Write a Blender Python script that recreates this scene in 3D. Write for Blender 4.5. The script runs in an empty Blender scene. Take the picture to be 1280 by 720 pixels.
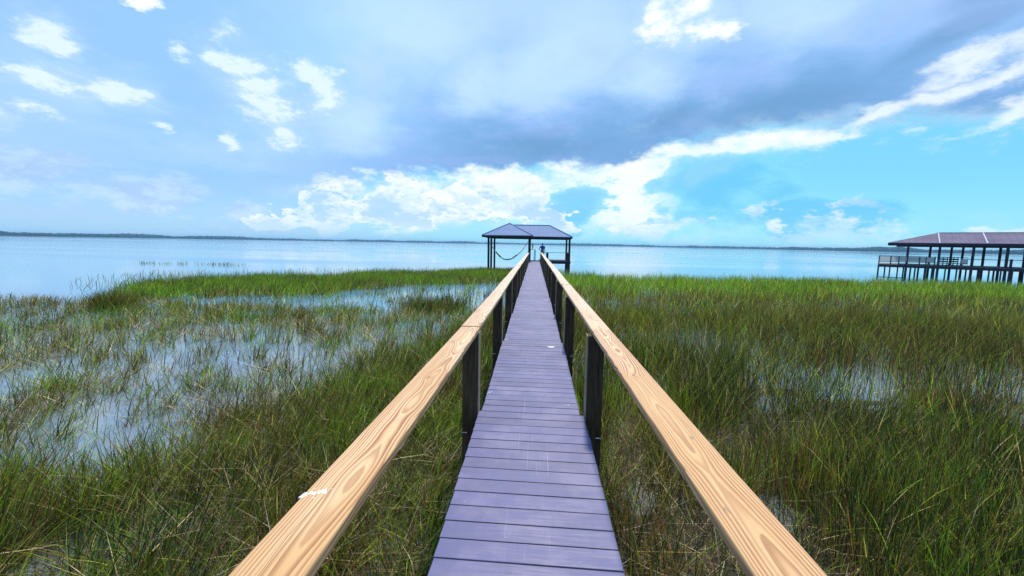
import bpy, bmesh, math, random
import numpy as np
from math import radians, sin, cos, atan, pi
from mathutils import Matrix, Vector

random.seed(7); RNG = np.random.default_rng(11)
scene = bpy.context.scene
COL = scene.collection

# ------------------------------------------------------------------ camera
YAW = atan(27.5/520); PITCH = radians(6.04); ROLL = radians(1.055)
cam_d = bpy.data.cameras.new('camera'); cam = bpy.data.objects.new('camera', cam_d); COL.objects.link(cam)
cam_d.sensor_width = 36; cam_d.lens = 520/1280*36
cam_d.clip_start = 0.05; cam_d.clip_end = 20000
f_ = Vector((-sin(YAW)*cos(PITCH), cos(YAW)*cos(PITCH), -sin(PITCH)))
r_ = Vector((cos(YAW), sin(YAW), 0)); u_ = r_.cross(f_)
r2 = r_*cos(ROLL)+u_*sin(ROLL); u2 = -r_*sin(ROLL)+u_*cos(ROLL)
cam.matrix_world = Matrix(((r2.x, u2.x, -f_.x, -.034), (r2.y, u2.y, -f_.y, 0), (r2.z, u2.z, -f_.z, 1.6), (0, 0, 0, 1)))
scene.camera = cam

# ------------------------------------------------------------------ sun, view
SUN_EL, SUN_AZ = radians(50), radians(5)
sd = bpy.data.lights.new('sun', 'SUN'); sun = bpy.data.objects.new('sun', sd); COL.objects.link(sun)
sd.energy = 5.0; sd.angle = radians(4); sd.color = (1, .93, .82)
sv = Vector((sin(SUN_AZ)*cos(SUN_EL), cos(SUN_AZ)*cos(SUN_EL), sin(SUN_EL)))
sun.rotation_euler = sv.to_track_quat('Z', 'Y').to_euler(); sun.location = (0, 0, 30)
vs = scene.view_settings
scene.display_settings.display_device = 'sRGB'
vs.view_transform = 'Standard'; vs.look = 'None'; vs.exposure = 0.0; vs.gamma = 1; vs.use_curve_mapping = False
scene.cycles.max_bounces = 6; scene.cycles.diffuse_bounces = 3; scene.cycles.glossy_bounces = 3
scene.cycles.transmission_bounces = 3; scene.cycles.volume_bounces = 0
scene.cycles.use_denoising = True; scene.cycles.denoising_prefilter = 'NONE'

# ------------------------------------------------------------------ node maths helper
class G:
    """small expression builder on a node tree"""
    def __init__(s, nt): s.nt = nt; s.n = nt.nodes; s.l = nt.links
    def node(s, t, **kw):
        n = s.n.new(t)
        for k, v in kw.items(): setattr(n, k, v)
        return n
    def put(s, sock, v):
        if hasattr(v, 'is_output'): s.l.new(v, sock)
        elif isinstance(v, (tuple, list)):
            sock.default_value = tuple(v)+((1,) if len(v) == 3 and sock.type == 'RGBA' else ())
        else: sock.default_value = v
    def m(s, op, a, b=0., c=0., clamp=False):
        n = s.node('ShaderNodeMath', operation=op, use_clamp=clamp)
        s.put(n.inputs[0], a); s.put(n.inputs[1], b)
        if op in ('MULTIPLY_ADD',): s.put(n.inputs[2], c)
        return n.outputs[0]
    def add(s, a, b): return s.m('ADD', a, b)
    def sub(s, a, b): return s.m('SUBTRACT', a, b)
    def mul(s, a, b): return s.m('MULTIPLY', a, b)
    def ss(s, x, a, b, lo=0., hi=1.):
        n = s.node('ShaderNodeMapRange', interpolation_type='SMOOTHSTEP')
        s.put(n.inputs[0], x); s.put(n.inputs[1], a); s.put(n.inputs[2], b); s.put(n.inputs[3], lo); s.put(n.inputs[4], hi)
        return n.outputs[0]
    def lin(s, x, a, b, lo=0., hi=1.):
        n = s.node('ShaderNodeMapRange'); n.clamp = True
        s.put(n.inputs[0], x); s.put(n.inputs[1], a); s.put(n.inputs[2], b); s.put(n.inputs[3], lo); s.put(n.inputs[4], hi)
        return n.outputs[0]
    def mix(s, fac, a, b, mode='MIX'):
        n = s.node('ShaderNodeMix', data_type='RGBA', blend_type=mode); n.clamp_factor = True
        s.put(n.inputs[0], fac); s.put(n.inputs[6], a); s.put(n.inputs[7], b)
        return n.outputs[2]
    def ramp(s, x, pts, interp='LINEAR'):
        n = s.node('ShaderNodeValToRGB'); cr = n.color_ramp; cr.interpolation = interp
        while len(cr.elements) < len(pts): cr.elements.new(.5)
        for e, (p, c) in zip(cr.elements, pts):
            e.position = p; e.color = tuple(c)+(1,) if isinstance(c, (tuple, list)) else (c, c, c, 1)
        s.put(n.inputs[0], x)
        return n.outputs[0]
    def noise(s, vec, scale, detail=4, rough=.5, dist=0., color=False, lac=2.):
        n = s.node('ShaderNodeTexNoise'); n.noise_dimensions = '3D'
        if vec is not None: s.put(n.inputs['Vector'], vec)
        n.inputs['Scale'].default_value = scale; n.inputs['Detail'].default_value = detail
        n.inputs['Roughness'].default_value = rough; n.inputs['Distortion'].default_value = dist
        n.inputs['Lacunarity'].default_value = lac
        return n.outputs['Color' if color else 'Fac']
    def sep(s, v):
        n = s.node('ShaderNodeSeparateXYZ'); s.put(n.inputs[0], v); return n.outputs
    def comb(s, x, y, z):
        n = s.node('ShaderNodeCombineXYZ')
        for i, v in enumerate((x, y, z)): s.put(n.inputs[i], v)
        return n.outputs[0]
    def vm(s, op, a, b):
        n = s.node('ShaderNodeVectorMath', operation=op); s.put(n.inputs[0], a); s.put(n.inputs[1], b)
        return n.outputs[0]

# ------------------------------------------------------------------ world: sky with clouds
def build_world():
    w = bpy.data.worlds.new('World'); scene.world = w; w.use_nodes = True
    nt = w.node_tree; nt.nodes.clear(); g = G(nt)
    tc = g.node('ShaderNodeTexCoord'); d = tc.outputs['Generated']
    sx, sy, sz = g.sep(d)
    az = g.mul(g.m('ARCTAN2', sx, sy), 180/pi)
    el = g.mul(g.m('ARCSINE', sz), 180/pi)
    dn = g.vm('MULTIPLY', d, (1, 1, 2.0))
    nbig = g.noise(dn, 2.6, 7, .55, color=True)
    nmid = g.noise(g.vm('ADD', dn, (3.1, 1.7, .4)), 9.0, 10, .62, color=True)
    nfin = g.noise(g.vm('ADD', dn, (7.1, 4.7, .9)), 16.0, 10, .66)
    ctr = lambda v, k: g.m('MULTIPLY_ADD', v, k, .5-.5*k)
    bx, by, bz = [ctr(v, 1.8) for v in g.sep(nbig)]; mx, my, mz = [ctr(v, 1.8) for v in g.sep(nmid)]; nfin = ctr(nfin, 1.9)
    # overhead cloud plane: features stretch towards the horizon
    zc = g.m('MAXIMUM', g.add(sz, .12), .05)
    pl = g.comb(g.m('DIVIDE', sx, zc), g.m('DIVIDE', sy, zc), 0.)
    npl = ctr(g.noise(pl, .85, 8, .55), 1.8); npl2 = ctr(g.noise(g.vm('ADD', pl, (5, 9, 2)), 2.2, 8, .58), 1.8)
    def warp(ka, ke, km=0.):
        a = g.add(az, g.add(g.mul(g.sub(bx, .5), ka), g.mul(g.sub(mx, .5), km)))
        e = g.add(el, g.add(g.mul(g.sub(by, .5), ke), g.mul(g.sub(my, .5), km*.6)))
        return a, e
    A, E = warp(10, 7, 5)
    As, Es = warp(6, 3, 1.5)
    def blob(a0, e0, ra, re, rot=0, soft=False):
        a, e = (As, Es) if soft else (A, E)
        dx, dy = g.sub(a, a0), g.sub(e, e0)
        if rot:
            c, s = cos(radians(rot)), sin(radians(rot))
            dx, dy = g.add(g.mul(dx, c), g.mul(dy, s)), g.sub(g.mul(dy, c), g.mul(dx, s))
        q = g.m('SQRT', g.add(g.m('POWER', g.mul(dx, 1/ra), 2), g.m('POWER', g.mul(dy, 1/re), 2)))
        return g.sub(1, q)
    def union(lst, soft=False):
        out = None
        for b in lst:
            D = blob(*b, soft=soft)
            out = D if out is None else g.m('MAXIMUM', out, D)
        return out
    # ---- clear sky: Nishita, graded to the photograph's saturated blue and cyan
    sky = g.node('ShaderNodeTexSky', sky_type='NISHITA'); sky.sun_disc = False
    sky.sun_elevation = SUN_EL; sky.sun_rotation = SUN_AZ
    sky.air_density = 1.0; sky.dust_density = .6; sky.ozone_density = 3
    nish = g.mix(1, sky.outputs[0], (.10, .10, .10, 1), 'MULTIPLY')
    azf = g.ss(g.add(az, g.mul(g.sub(bx, .5), 16)), -34, 2)
    cl = g.mix(azf, (.32, .63, 1.05), (.22, .74, 1.06))
    ch = g.mix(azf, (.46, .78, 1.08), (.33, .90, 1.1))
    hz = g.ss(el, 9.5, 0)
    base = g.mix(hz, cl, ch)
    base = g.mix(.22, base, g.mix(1, nish, (.75, 1.05, 1.3, 1), 'MULTIPLY'))
    col = base
    # ---- hazy veil and pale banks, left
    veil = g.mul(g.ss(az, -14, -40), g.ss(npl, .35, .7))
    col = g.mix(g.mul(veil, .55), col, (.50, .72, 1.0))
    Dl = union([(-53, 4.6, 9, 2.6), (-44.5, 5.2, 7, 2.2), (-60, 10, 10, 3), (-36, 4.2, 5, 1.2)])
    Dl = g.add(Dl, g.mul(g.sub(nfin, .5), 1.0))
    col = g.mix(g.mul(g.ss(Dl, .05, .8), .62), col, g.mix(g.ss(nfin, .3, .65), (.50, .66, .98), (.72, .90, 1.0)))
    # ---- mid distance blue cloud bodies low on the right (thin, in shade)
    Db = union([(4.5, 5.2, 5.5, 3.8), (23, 5.6, 9, 4.2), (33, 3.6, 7, 2.0)])
    Db = g.add(Db, g.mul(g.sub(mz, .5), .9))
    # white glow behind
    Dw = union([(9, 7.6, 13, 4.3, 6), (-4, 6.4, 9, 4.6), (12, 4.6, 9, 3.4), (-15, 5.0, 9, 3.4), (24, 11.0, 8, 1.8, 8), (22, 8.6, 5, 1.8, 30)], soft=True)
    Dw = g.add(Dw, g.add(g.mul(g.sub(mz, .5), .8), .12))
    col = g.mix(g.mul(g.ss(Dw, -.15, .55), .95), col, g.mix(g.mul(g.ss(Dw, 0, .6), g.ss(g.add(nfin, mz), .55, 1.15, .45, 1)), (.58, .92, 1.05), (1.02, 1.09, 1.10)))
    col = g.mix(g.mul(g.ss(Db, .0, .22), .85), col, g.mix(g.ss(Db, .0, .6), (.30, .80, 1.0), (.17, .64, .98)))
    # ---- horizon cumulus
    Dc = union([(-25.5, 4.2, 4.0, 3.2), (-24, 6.6, 2.2, 1.6), (-16.5, 4.6, 6, 3.6), (-9, 4.6, 8, 3.2), (-3, 5.2, 5, 3.6), (1.5, 3.2, 5, 2.0),
                (14, 2.8, 5, 1.6), (20, 2.4, 4, .9), (32, 2.6, 3.0, 1.0), (37, 2.4, 6, .8), (34.5, 4.6, 2.0, .9), (29.5, 3.9, 1.2, 1.2), (46, 2.2, 6, .8), (-31, 3, 4, 1.2)])
    Dc = g.add(Dc, g.add(g.mul(g.sub(nfin, .5), 2.0), -.12))
    rt = g.ss(az, 8, 18); ac = g.mul(g.mul(g.ss(Dc, g.mul(rt, -.25), g.lin(rt, 0, 1, .18, .6)), g.lin(rt, 0, 1, 1, .8)), g.ss(el, .2, 2.2, .25, 1))
    # flat shaded bases where the noise a little lower is cloud, lit tops otherwise
    sh = g.ss(g.add(mz, g.mul(Dc, .25)), .52, .72)
    cc = g.mix(g.ss(nfin, .36, .72), (.70, .90, 1.04), (1.04, 1.09, 1.10)); cc = g.mix(g.mul(sh, .85), cc, (.42, .72, 1.0))
    cc = g.mix(g.ss(el, 3.5, .5), cc, (.78, .96, 1.05))
    col = g.mix(g.mul(ac, .92), col, cc)
    hzl = g.mul(g.mul(g.ss(el, 4.5, .8), g.ss(az, 6, 20)), g.ss(g.add(mz, g.mul(nfin, .5)), .5, 1.0))
    col = g.mix(g.mul(hzl, .55), col, (.62, .96, 1.08))
    # ---- left cumulus puffs, lit
    Dp = union([(-49.5, 17.6, 2.6, 1.8), (-45.8, 13.8, 2.6, 1.5), (-51, 13.6, 5, 1.6), (-52.5, 10.6, 2.4, 1.0), (-35, 19, 2.6, 2.3), (-34, 15.5, 3.0, 2.6),
                (-31.8, 12.2, 2.8, 1.4, -25), (-28, 18, 2.8, 2.4), (-40, 18.6, 1.2, .9), (-42.2, 11, .7, .4), (-37.5, 10.6, .9, 1.1), (-43, 22, 2, .7)], soft=True)
    Dp = g.add(Dp, g.add(g.mul(g.sub(nfin, .5), 2.3), g.mul(g.sub(mz, .5), .8)))
    # ---- the great grey bank overhead
    ed = g.node('ShaderNodeFloatCurve'); cu = ed.mapping.curves[0]
    pts = [(-60, 4.6), (-44, 3.9), (-38, 4.3), (-32, 6.0), (-21, 8.7), (-7.7, 9.9), (9.2, 10.4), (14, 11.4), (18.8, 13.0), (27.3, 12.8), (33.8, 12.4), (38.6, 12.0), (42.3, 11.5), (46, 10.9), (60, 10.5)]
    pts = [(-180, 9), (-120, 8)]+pts+[(120, 20), (180, 9)]
    P = [((a+180)/360, e/30) for a, e in pts]
    cu.points[0].location = P[0]; cu.points[1].location = P[-1]
    for p in P[1:-1]: cu.points.new(*p)
    ed.mapping.update()
    g.put(ed.inputs['Value'], g.lin(az, -180, 180))
    edge = g.mul(ed.outputs[0], 30)
    t = g.add(g.sub(el, edge), g.add(g.mul(g.sub(my, .5), 2.6), g.mul(g.sub(nfin, .5), 1.4)))
    left = g.ss(az, -40, -22)                                # 0 at the thin left end
    ab = g.mul(g.ss(t, g.add(-.7, g.mul(g.sub(left, 1), 1.6)), g.add(g.lin(az, 14, 30, 1.0, 2.2), g.mul(g.sub(1, left), 3))), g.lin(left, 0, 1, .35, 1))
    grey = g.ramp(g.lin(g.add(t, g.mul(g.sub(npl2, .5), 7)), 0, 18), [(0, (.19, .39, .68)), (.2, (.20, .42, .72)), (.5, (.32, .55, .90)), (1, (.45, .68, 1.0))])
    grey = g.mix(g.ss(az, -4, -34), grey, g.mix(g.ss(t, 0, 8), (.36, .60, 1.0), (.40, .69, 1.06)))
    lightp = union([(18.5, 25.5, 9, 4.5), (14.5, 20, 6.5, 5), (-8, 20, 8, 5), (3, 22, 13, 6, 15), (30, 23.5, 9, 5, 0), (-16, 24, 12, 7), (-24, 15, 8, 4)], soft=True)
    lightp = g.mul(g.ss(g.add(lightp, g.add(g.mul(g.sub(npl, .5), 1.5), g.mul(g.sub(mz, .5), .45))), -.1, .9), .8)
    grey = g.mix(lightp, grey, (.56, .80, 1.03))
    darkp = union([(28, 15.6, 11, 3.0, 6), (40, 18.8, 8, 1.6, 18), (1, 12.6, 13, 2.2), (46, 22.5, 7, 2.4, 18), (16, 15.0, 8, 2.0, 14)], soft=True)
    darkp = g.mul(g.ss(g.add(darkp, g.mul(g.sub(npl2, .5), 1.3)), .0, .9), .7)
    grey = g.mix(darkp, grey, (.155, .34, .57))
    mot = g.mul(g.ss(g.add(g.mul(mz, .6), g.mul(npl, .5)), .52, .85), g.ss(t, 1.0, 5.0))
    grey = g.mix(g.mul(mot, .55), grey, (.46, .68, 1.0))
    lav = g.mul(g.ss(g.add(npl2, g.mul(g.sub(mx, .5), .5)), .45, .8), .22)
    grey = g.mix(lav, grey, (.42, .52, .92))
    grey = g.mix(1, grey, (1.07, 1.08, 1.13, 1), 'MULTIPLY')
    # lit rim where the bank thins on the right
    rim = g.mul(g.ss(g.add(t, g.mul(g.sub(mz, .5), 3.0)), 2.6, -.6), g.ss(az, 16, 32))
    grey = g.mix(g.mul(rim, .6), grey, (.82, .97, 1.06))
    col = g.mix(ab, col, grey)
    # silver lining just under the edge
    lin_ = g.mul(g.mul(g.ss(t, -2.6, -.4), g.ss(t, .8, -.3)), g.mul(g.ss(az, -34, -22), g.ss(mz, .32, .66)))
    col = g.mix(g.mul(lin_, g.mul(g.lin(az, 14, 30, .9, .8), g.m('MAXIMUM', g.ss(az, 26, 16), g.ss(g.add(mx, g.mul(g.sub(nfin, .5), .6)), .35, .7)))), col, (1.02, 1.08, 1.10))
    # bright streaks and torn gap
    Dr = union([(40, 13.3, 4.6, .9, 14), (35.5, 12.5, 3, .7, 6), (44.5, 14.4, 3.2, 1.0, 18), (41.5, 16.0, 3.2, 1.0, 28), (46.5, 17.6, 3.4, 1.1, 25), (46, 11.2, 4, .7, 12), (51, 13.2, 4, 1.0, 14)])
    Dr = g.add(Dr, g.add(g.mul(g.sub(mz, .5), 1.0), g.mul(g.sub(nfin, .5), .7)))
    col = g.mix(g.mul(g.ss(Dr, -.5, .9), .8), col, (.96, 1.06, 1.12))
    Dq = union([(-35, 17.5, 5.5, 5.5), (-32, 13, 5, 3), (-27.5, 17.6, 4.5, 4), (-50, 13.4, 8, 3.2), (-45, 13.6, 4, 2.6), (-49, 17.4, 4.5, 2.8), (-40, 9.5, 9, 2.5), (-22, 19, 5, 4)], soft=True)
    Dq = g.add(Dq, g.mul(g.sub(mz, .5), 1.1))
    col = g.mix(g.mul(g.ss(Dq, -.1, 1.0), .6), col, (.55, .78, 1.04))
    col = g.mix(g.mul(g.ss(Dp, -.25, .8), g.lin(sh, 0, 1, .85, .45)), col, g.mix(g.ss(Dp, 0, .7), (.60, .84, 1.02), (.86, 1.02, 1.06)))
    Dg = union([(15.6, 26.2, 1.8, 1.4), (21.4, 25.0, 2.4, 1.3), (19.5, 27.4, 3.6, 1.1), (-43, 22, 2, .7)])
    Dg = g.add(Dg, g.add(g.mul(g.sub(nfin, .5), 2.6), g.add(g.mul(g.sub(mz, .5), 1.4), -.15)))
    col = g.mix(g.mul(g.ss(Dg, -.6, 1.0), .95), col, (1.08, 1.12, 1.12))
    # below the horizon: plain water blue (only ever seen in stray reflections)
    col = g.mix(g.ss(sz, -.002, -.05), col, (.10, .18, .26))
    col10 = g.mix(1, col, (10, 10, 10, 1), 'MULTIPLY')
    bg = g.node('ShaderNodeBackground'); g.put(bg.inputs[0], col10); bg.inputs[1].default_value = .1
    out = g.node('ShaderNodeOutputWorld'); g.l.new(bg.outputs[0], out.inputs[0])
build_world()

# ------------------------------------------------------------------ materials
def mat(name):
    m = bpy.data.materials.new(name); m.use_nodes = True; nt = m.node_tree; nt.nodes.clear(); g = G(nt)
    b = g.node('ShaderNodeBsdfPrincipled'); o = g.node('ShaderNodeOutputMaterial'); g.l.new(b.outputs[0], o.inputs[0])
    return m, g, b, o
def bump(g, b, h, strength, dist=.01):
    n = g.node('ShaderNodeBump'); n.inputs['Strength'].default_value = strength; n.inputs['Distance'].default_value = dist
    g.put(n.inputs['Height'], h); g.l.new(n.outputs[0], b.inputs['Normal'])
def coord(g, k='Object'): return g.node('ShaderNodeTexCoord').outputs[k]
def orand(g): return g.node('ShaderNodeObjectInfo').outputs['Random']
def simple(name, c1, c2, scale=3, rough=.6, stretch=(1, 1, 1), bmp=.2, spec=.3, metallic=0, per=0.15):
    m, g, b, o = mat(name)
    v = g.vm('MULTIPLY', coord(g), stretch)
    n = g.noise(g.vm('ADD', v, g.comb(g.mul(orand(g), 37.), g.mul(orand(g), 11.), 0.)), scale, 6, .6)
    c = g.mix(g.ss(n, .3, .7), c1, c2)
    c = g.mix(1, c, g.ramp(orand(g), [(0, 1-per), (1, 1+per)]), 'MULTIPLY')
    g.put(b.inputs['Base Color'], c); b.inputs['Roughness'].default_value = rough
    b.inputs['Specular IOR Level'].default_value = spec; b.inputs['Metallic'].default_value = metallic
    if bmp: bump(g, b, n, bmp)
    return m

def wood_mat():
    m, g, b, o = mat('rail_pine')
    co = coord(g); x, y, z = g.sep(co); r = orand(g)
    off = g.mul(r, 53.)
    # growth rings about a pith that wanders along the board: flat-sawn cathedral figure
    yv = g.comb(off, g.mul(y, .9), g.mul(r, 7.))
    w1 = g.sub(g.noise(yv, 1.0, 2, .5), .5)
    w2 = g.sub(g.noise(g.vm('ADD', yv, (9, 3, 1)), 1.5, 2, .5), .5)
    fine = g.noise(g.comb(g.add(g.mul(x, 30), off), g.mul(y, 1.3), g.mul(z, 30)), 1., 4, .55)
    kn = None
    for q, (ka, kb) in enumerate(((7.3, 13.1), (17.9, 5.3), (29.3, 23.7))):     # a few knots, their place set by the board
        kx = g.mul(g.sub(g.m('FRACT', g.mul(r, ka)), .5), .13); ky = g.mul(g.sub(g.m('FRACT', g.mul(r, kb)), .5), 4.2)
        dd = g.m('SQRT', g.add(g.m('POWER', g.sub(x, kx), 2), g.m('POWER', g.mul(g.sub(y, ky), .55), 2)))
        kn = dd if kn is None else g.m('MINIMUM', kn, dd)
    swirl = g.m('EXPONENT', g.mul(kn, -26.))
    px = g.add(g.add(g.add(x, g.mul(w1, .085)), g.mul(g.sub(r, .5), .13)), g.mul(swirl, .05))
    pz = g.add(g.add(z, .05), g.mul(w2, .075))
    rad = g.m('SQRT', g.add(g.mul(px, px), g.mul(pz, pz)))
    rr = g.add(g.mul(rad, 112.), g.mul(fine, .9))
    fr = g.m('FRACT', rr)
    wn = g.node('ShaderNodeTexWhiteNoise', noise_dimensions='1D'); g.put(wn.inputs['W'], g.add(g.m('FLOOR', rr), g.mul(r, 50.)))
    amp = g.ramp(wn.outputs[0], [(0, .5), (.5, .8), (1, 1.)])
    late = g.mul(g.mul(g.ss(fr, g.lin(amp, 0, 1, .45, .05), .80), g.ss(fr, 1.0, .93)), amp)
    py = g.sep(g.node('ShaderNodeNewGeometry').outputs['Position'])[1]
    sap = g.noise(g.comb(g.mul(x, 4), g.mul(y, .5), off), 1.2, 2, .5)
    early = g.mix(g.ss(sap, .35, .65), (.63, .37, .165), (.73, .475, .265))
    dark = g.mix(g.ss(sap, .3, .7), (.19, .042, .007), (.28, .078, .016))
    wv = g.noise(g.comb(g.mul(x, 14), g.mul(y, 2.), off), 2., 5, .6)
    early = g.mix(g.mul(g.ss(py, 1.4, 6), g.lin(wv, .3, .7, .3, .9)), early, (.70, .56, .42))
    c = g.mix(g.mul(late, g.lin(g.noise(yv, .8, 2, .5),   .3, .7, .45, 1.0)), early, dark)
    # weathering, greyer and paler farther down the line
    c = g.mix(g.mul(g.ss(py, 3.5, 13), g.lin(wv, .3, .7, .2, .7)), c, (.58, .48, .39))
    spots = g.ss(g.noise(g.comb(g.mul(x, 9), g.mul(y, 5), off), 2.2, 3, .5), .69, .75)
    c = g.mix(g.mul(spots, .6), c, (.25, .16, .10))
    c = g.mix(g.mul(g.ss(kn, .011, .006), .7), c, (.16, .07, .03))
    c = g.mix(g.mul(g.mul(g.ss(kn, .05, .015), .35), g.ss(kn, .008, .016)), c, (.48, .22, .08))
    fib = g.noise(g.comb(g.mul(x, 220), g.mul(y, 5), g.mul(z, 220)), 1., 3, .6)
    c = g.mix(1, c, g.ramp(fib, [(.3, .86), (.7, 1.07)]), 'MULTIPLY')
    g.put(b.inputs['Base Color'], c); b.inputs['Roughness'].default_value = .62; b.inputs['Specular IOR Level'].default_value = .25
    bump(g, b, g.add(g.mul(late, .6), fib), .25, .002)
    return m

def deck_mat():
    m, g, b, o = mat('composite_deck')
    co = coord(g); x, y, z = g.sep(co); r = orand(g)
    P = g.node('ShaderNodeNewGeometry').outputs['Position']; wx, wy, wz = g.sep(P)
    st = g.noise(g.comb(g.add(g.mul(x, 3), g.mul(r, 90.)), g.mul(y, 70), 0.), 1., 5, .6)
    blot = g.noise(P, 2.1, 7, .65); b2 = g.noise(g.vm('MULTIPLY', P, (1, .4, 1)), 7., 6, .6)
    c = g.mix(g.ss(st, .3, .7), (.052, .056, .158), (.080, .085, .218))
    c = g.mix(g.mul(g.ss(blot, .42, .72), .35), c, (.27, .24, .36))
    c = g.mix(g.mul(g.ss(b2, .5, .72), .4), c, (.12, .12, .23))
    c = g.mix(1, c, g.ramp(r, [(0, .84), (.5, 1.0), (1, 1.14)]), 'MULTIPLY')
    # pale scuff tracks worn along the middle of the walk
    tr = g.noise(g.comb(g.mul(wx, 85), g.mul(wy, 1.1), 0.), 1., 4, .6)
    ctr = g.ss(g.m('ABSOLUTE', g.add(wx, .01)), .26, .02)
    c = g.mix(g.mul(g.mul(g.ss(tr, .60, .74), ctr), .42), c, (.50, .46, .58))
    sp = g.noise(g.vm('MULTIPLY', P, (30, 18, 1)), 1.5, 2, .5)
    c = g.mix(g.mul(g.ss(sp, .74, .80), .5), c, (.55, .52, .6))
    # darker and browner towards the board edges, along the joints
    edge = g.ss(g.m('ABSOLUTE', y), .058, .0695)
    c = g.mix(g.mul(edge, .45), c, (.07, .06, .09))
    g.put(b.inputs['Base Color'], c)
    g.put(b.inputs['Roughness'], g.lin(st, .3, .7, .42, .62)); b.inputs['Specular IOR Level'].default_value = .28
    bump(g, b, st, .25, .003)
    return m

def blade_mat(name, transl=.35):
    m = bpy.data.materials.new(name); m.use_nodes = True; nt = m.node_tree; nt.nodes.clear(); g = G(nt)
    a = g.node('ShaderNodeAttribute'); a.attribute_name = 'tint'; c = a.outputs['Color']
    b = g.node('ShaderNodeBsdfPrincipled'); g.put(b.inputs['Base Color'], c)
    b.inputs['Roughness'].default_value = .55; b.inputs['Specular IOR Level'].default_value = .2
    t = g.node('ShaderNodeBsdfTranslucent'); g.put(t.inputs[0], g.mix(1, c, (1.15, 1.25, .7, 1), 'MULTIPLY'))
    mx = g.node('ShaderNodeMixShader'); mx.inputs[0].default_value = transl
    g.l.new(b.outputs[0], mx.inputs[1]); g.l.new(t.outputs[0], mx.inputs[2])
    o = g.node('ShaderNodeOutputMaterial'); g.l.new(mx.outputs[0], o.inputs[0])
    return m

def water_mat():
    m, g, b, o = mat('lake_water')
    P = g.node('ShaderNodeNewGeometry').outputs['Position']; x, y, z = g.sep(P)
    # turbid shallow water, with sky reflection painted into its colour, bluer far out
    near = g.ss(y, 6, 22)
    c = g.mix(near, (.17, .215, .26), (.10, .275, .42))
    g.put(b.inputs['Base Color'], c)
    b.inputs['IOR'].default_value = 2.1
    band = g.noise(g.comb(g.mul(x, .004), g.mul(y, .035), 0.), 1., 3, .55)
    ruf = g.ss(band, .42, .62)
    g.put(b.inputs['Roughness'], g.lin(ruf, 0, 1, .04, .20))
    n1 = g.noise(g.vm('MULTIPLY', P, (1.2, 2.6, 1)), 1.0, 4, .55)
    n2 = g.noise(g.vm('MULTIPLY', P, (5, 9, 1)), 1.0, 3, .5)
    h = g.add(g.mul(n1, 1.), g.mul(n2, .25))
    bn = g.node('ShaderNodeBump'); bn.inputs['Distance'].default_value = .03
    g.put(bn.inputs['Strength'], g.mul(g.lin(ruf, 0, 1, .12, .45), g.lin(y, 25, 200, .7, .10)))
    g.put(bn.inputs['Height'], h); g.l.new(bn.outputs[0], b.inputs['Normal'])
    return m

def mud_mat():
    m, g, b, o = mat('shade_mud')
    P = coord(g, 'Object')
    n = g.noise(P, 3.0, 8, .65); n2 = g.noise(g.vm('MULTIPLY', P, (1, 1, 1)), 22., 4, .6)
    c = g.mix(g.ss(n, .35, .65), (.009, .008, .006), (.024, .020, .011))
    c = g.mix(g.mul(g.ss(n2, .5, .7), .5), c, (.10, .085, .045))
    g.put(b.inputs['Base Color'], c); b.inputs['Roughness'].default_value = .75
    bump(g, b, g.add(n, n2), .8, .04)
    return m

def screen_mat():
    m, g, b, o = mat('pale_screen')
    n = g.noise(coord(g), 9, 3, .5); c = g.mix(n, (.62, .62, .62), (.74, .74, .74))
    g.put(b.inputs['Base Color'], c); b.inputs['Roughness'].default_value = .9
    t = g.node('ShaderNodeBsdfTranslucent'); g.put(t.inputs[0], c)
    mx = g.node('ShaderNodeMixShader'); mx.inputs[0].default_value = .6
    g.l.new(b.outputs[0], mx.inputs[1]); g.l.new(t.outputs[0], mx.inputs[2]); g.l.new(mx.outputs[0], o.inputs[0])
    return m

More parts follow.
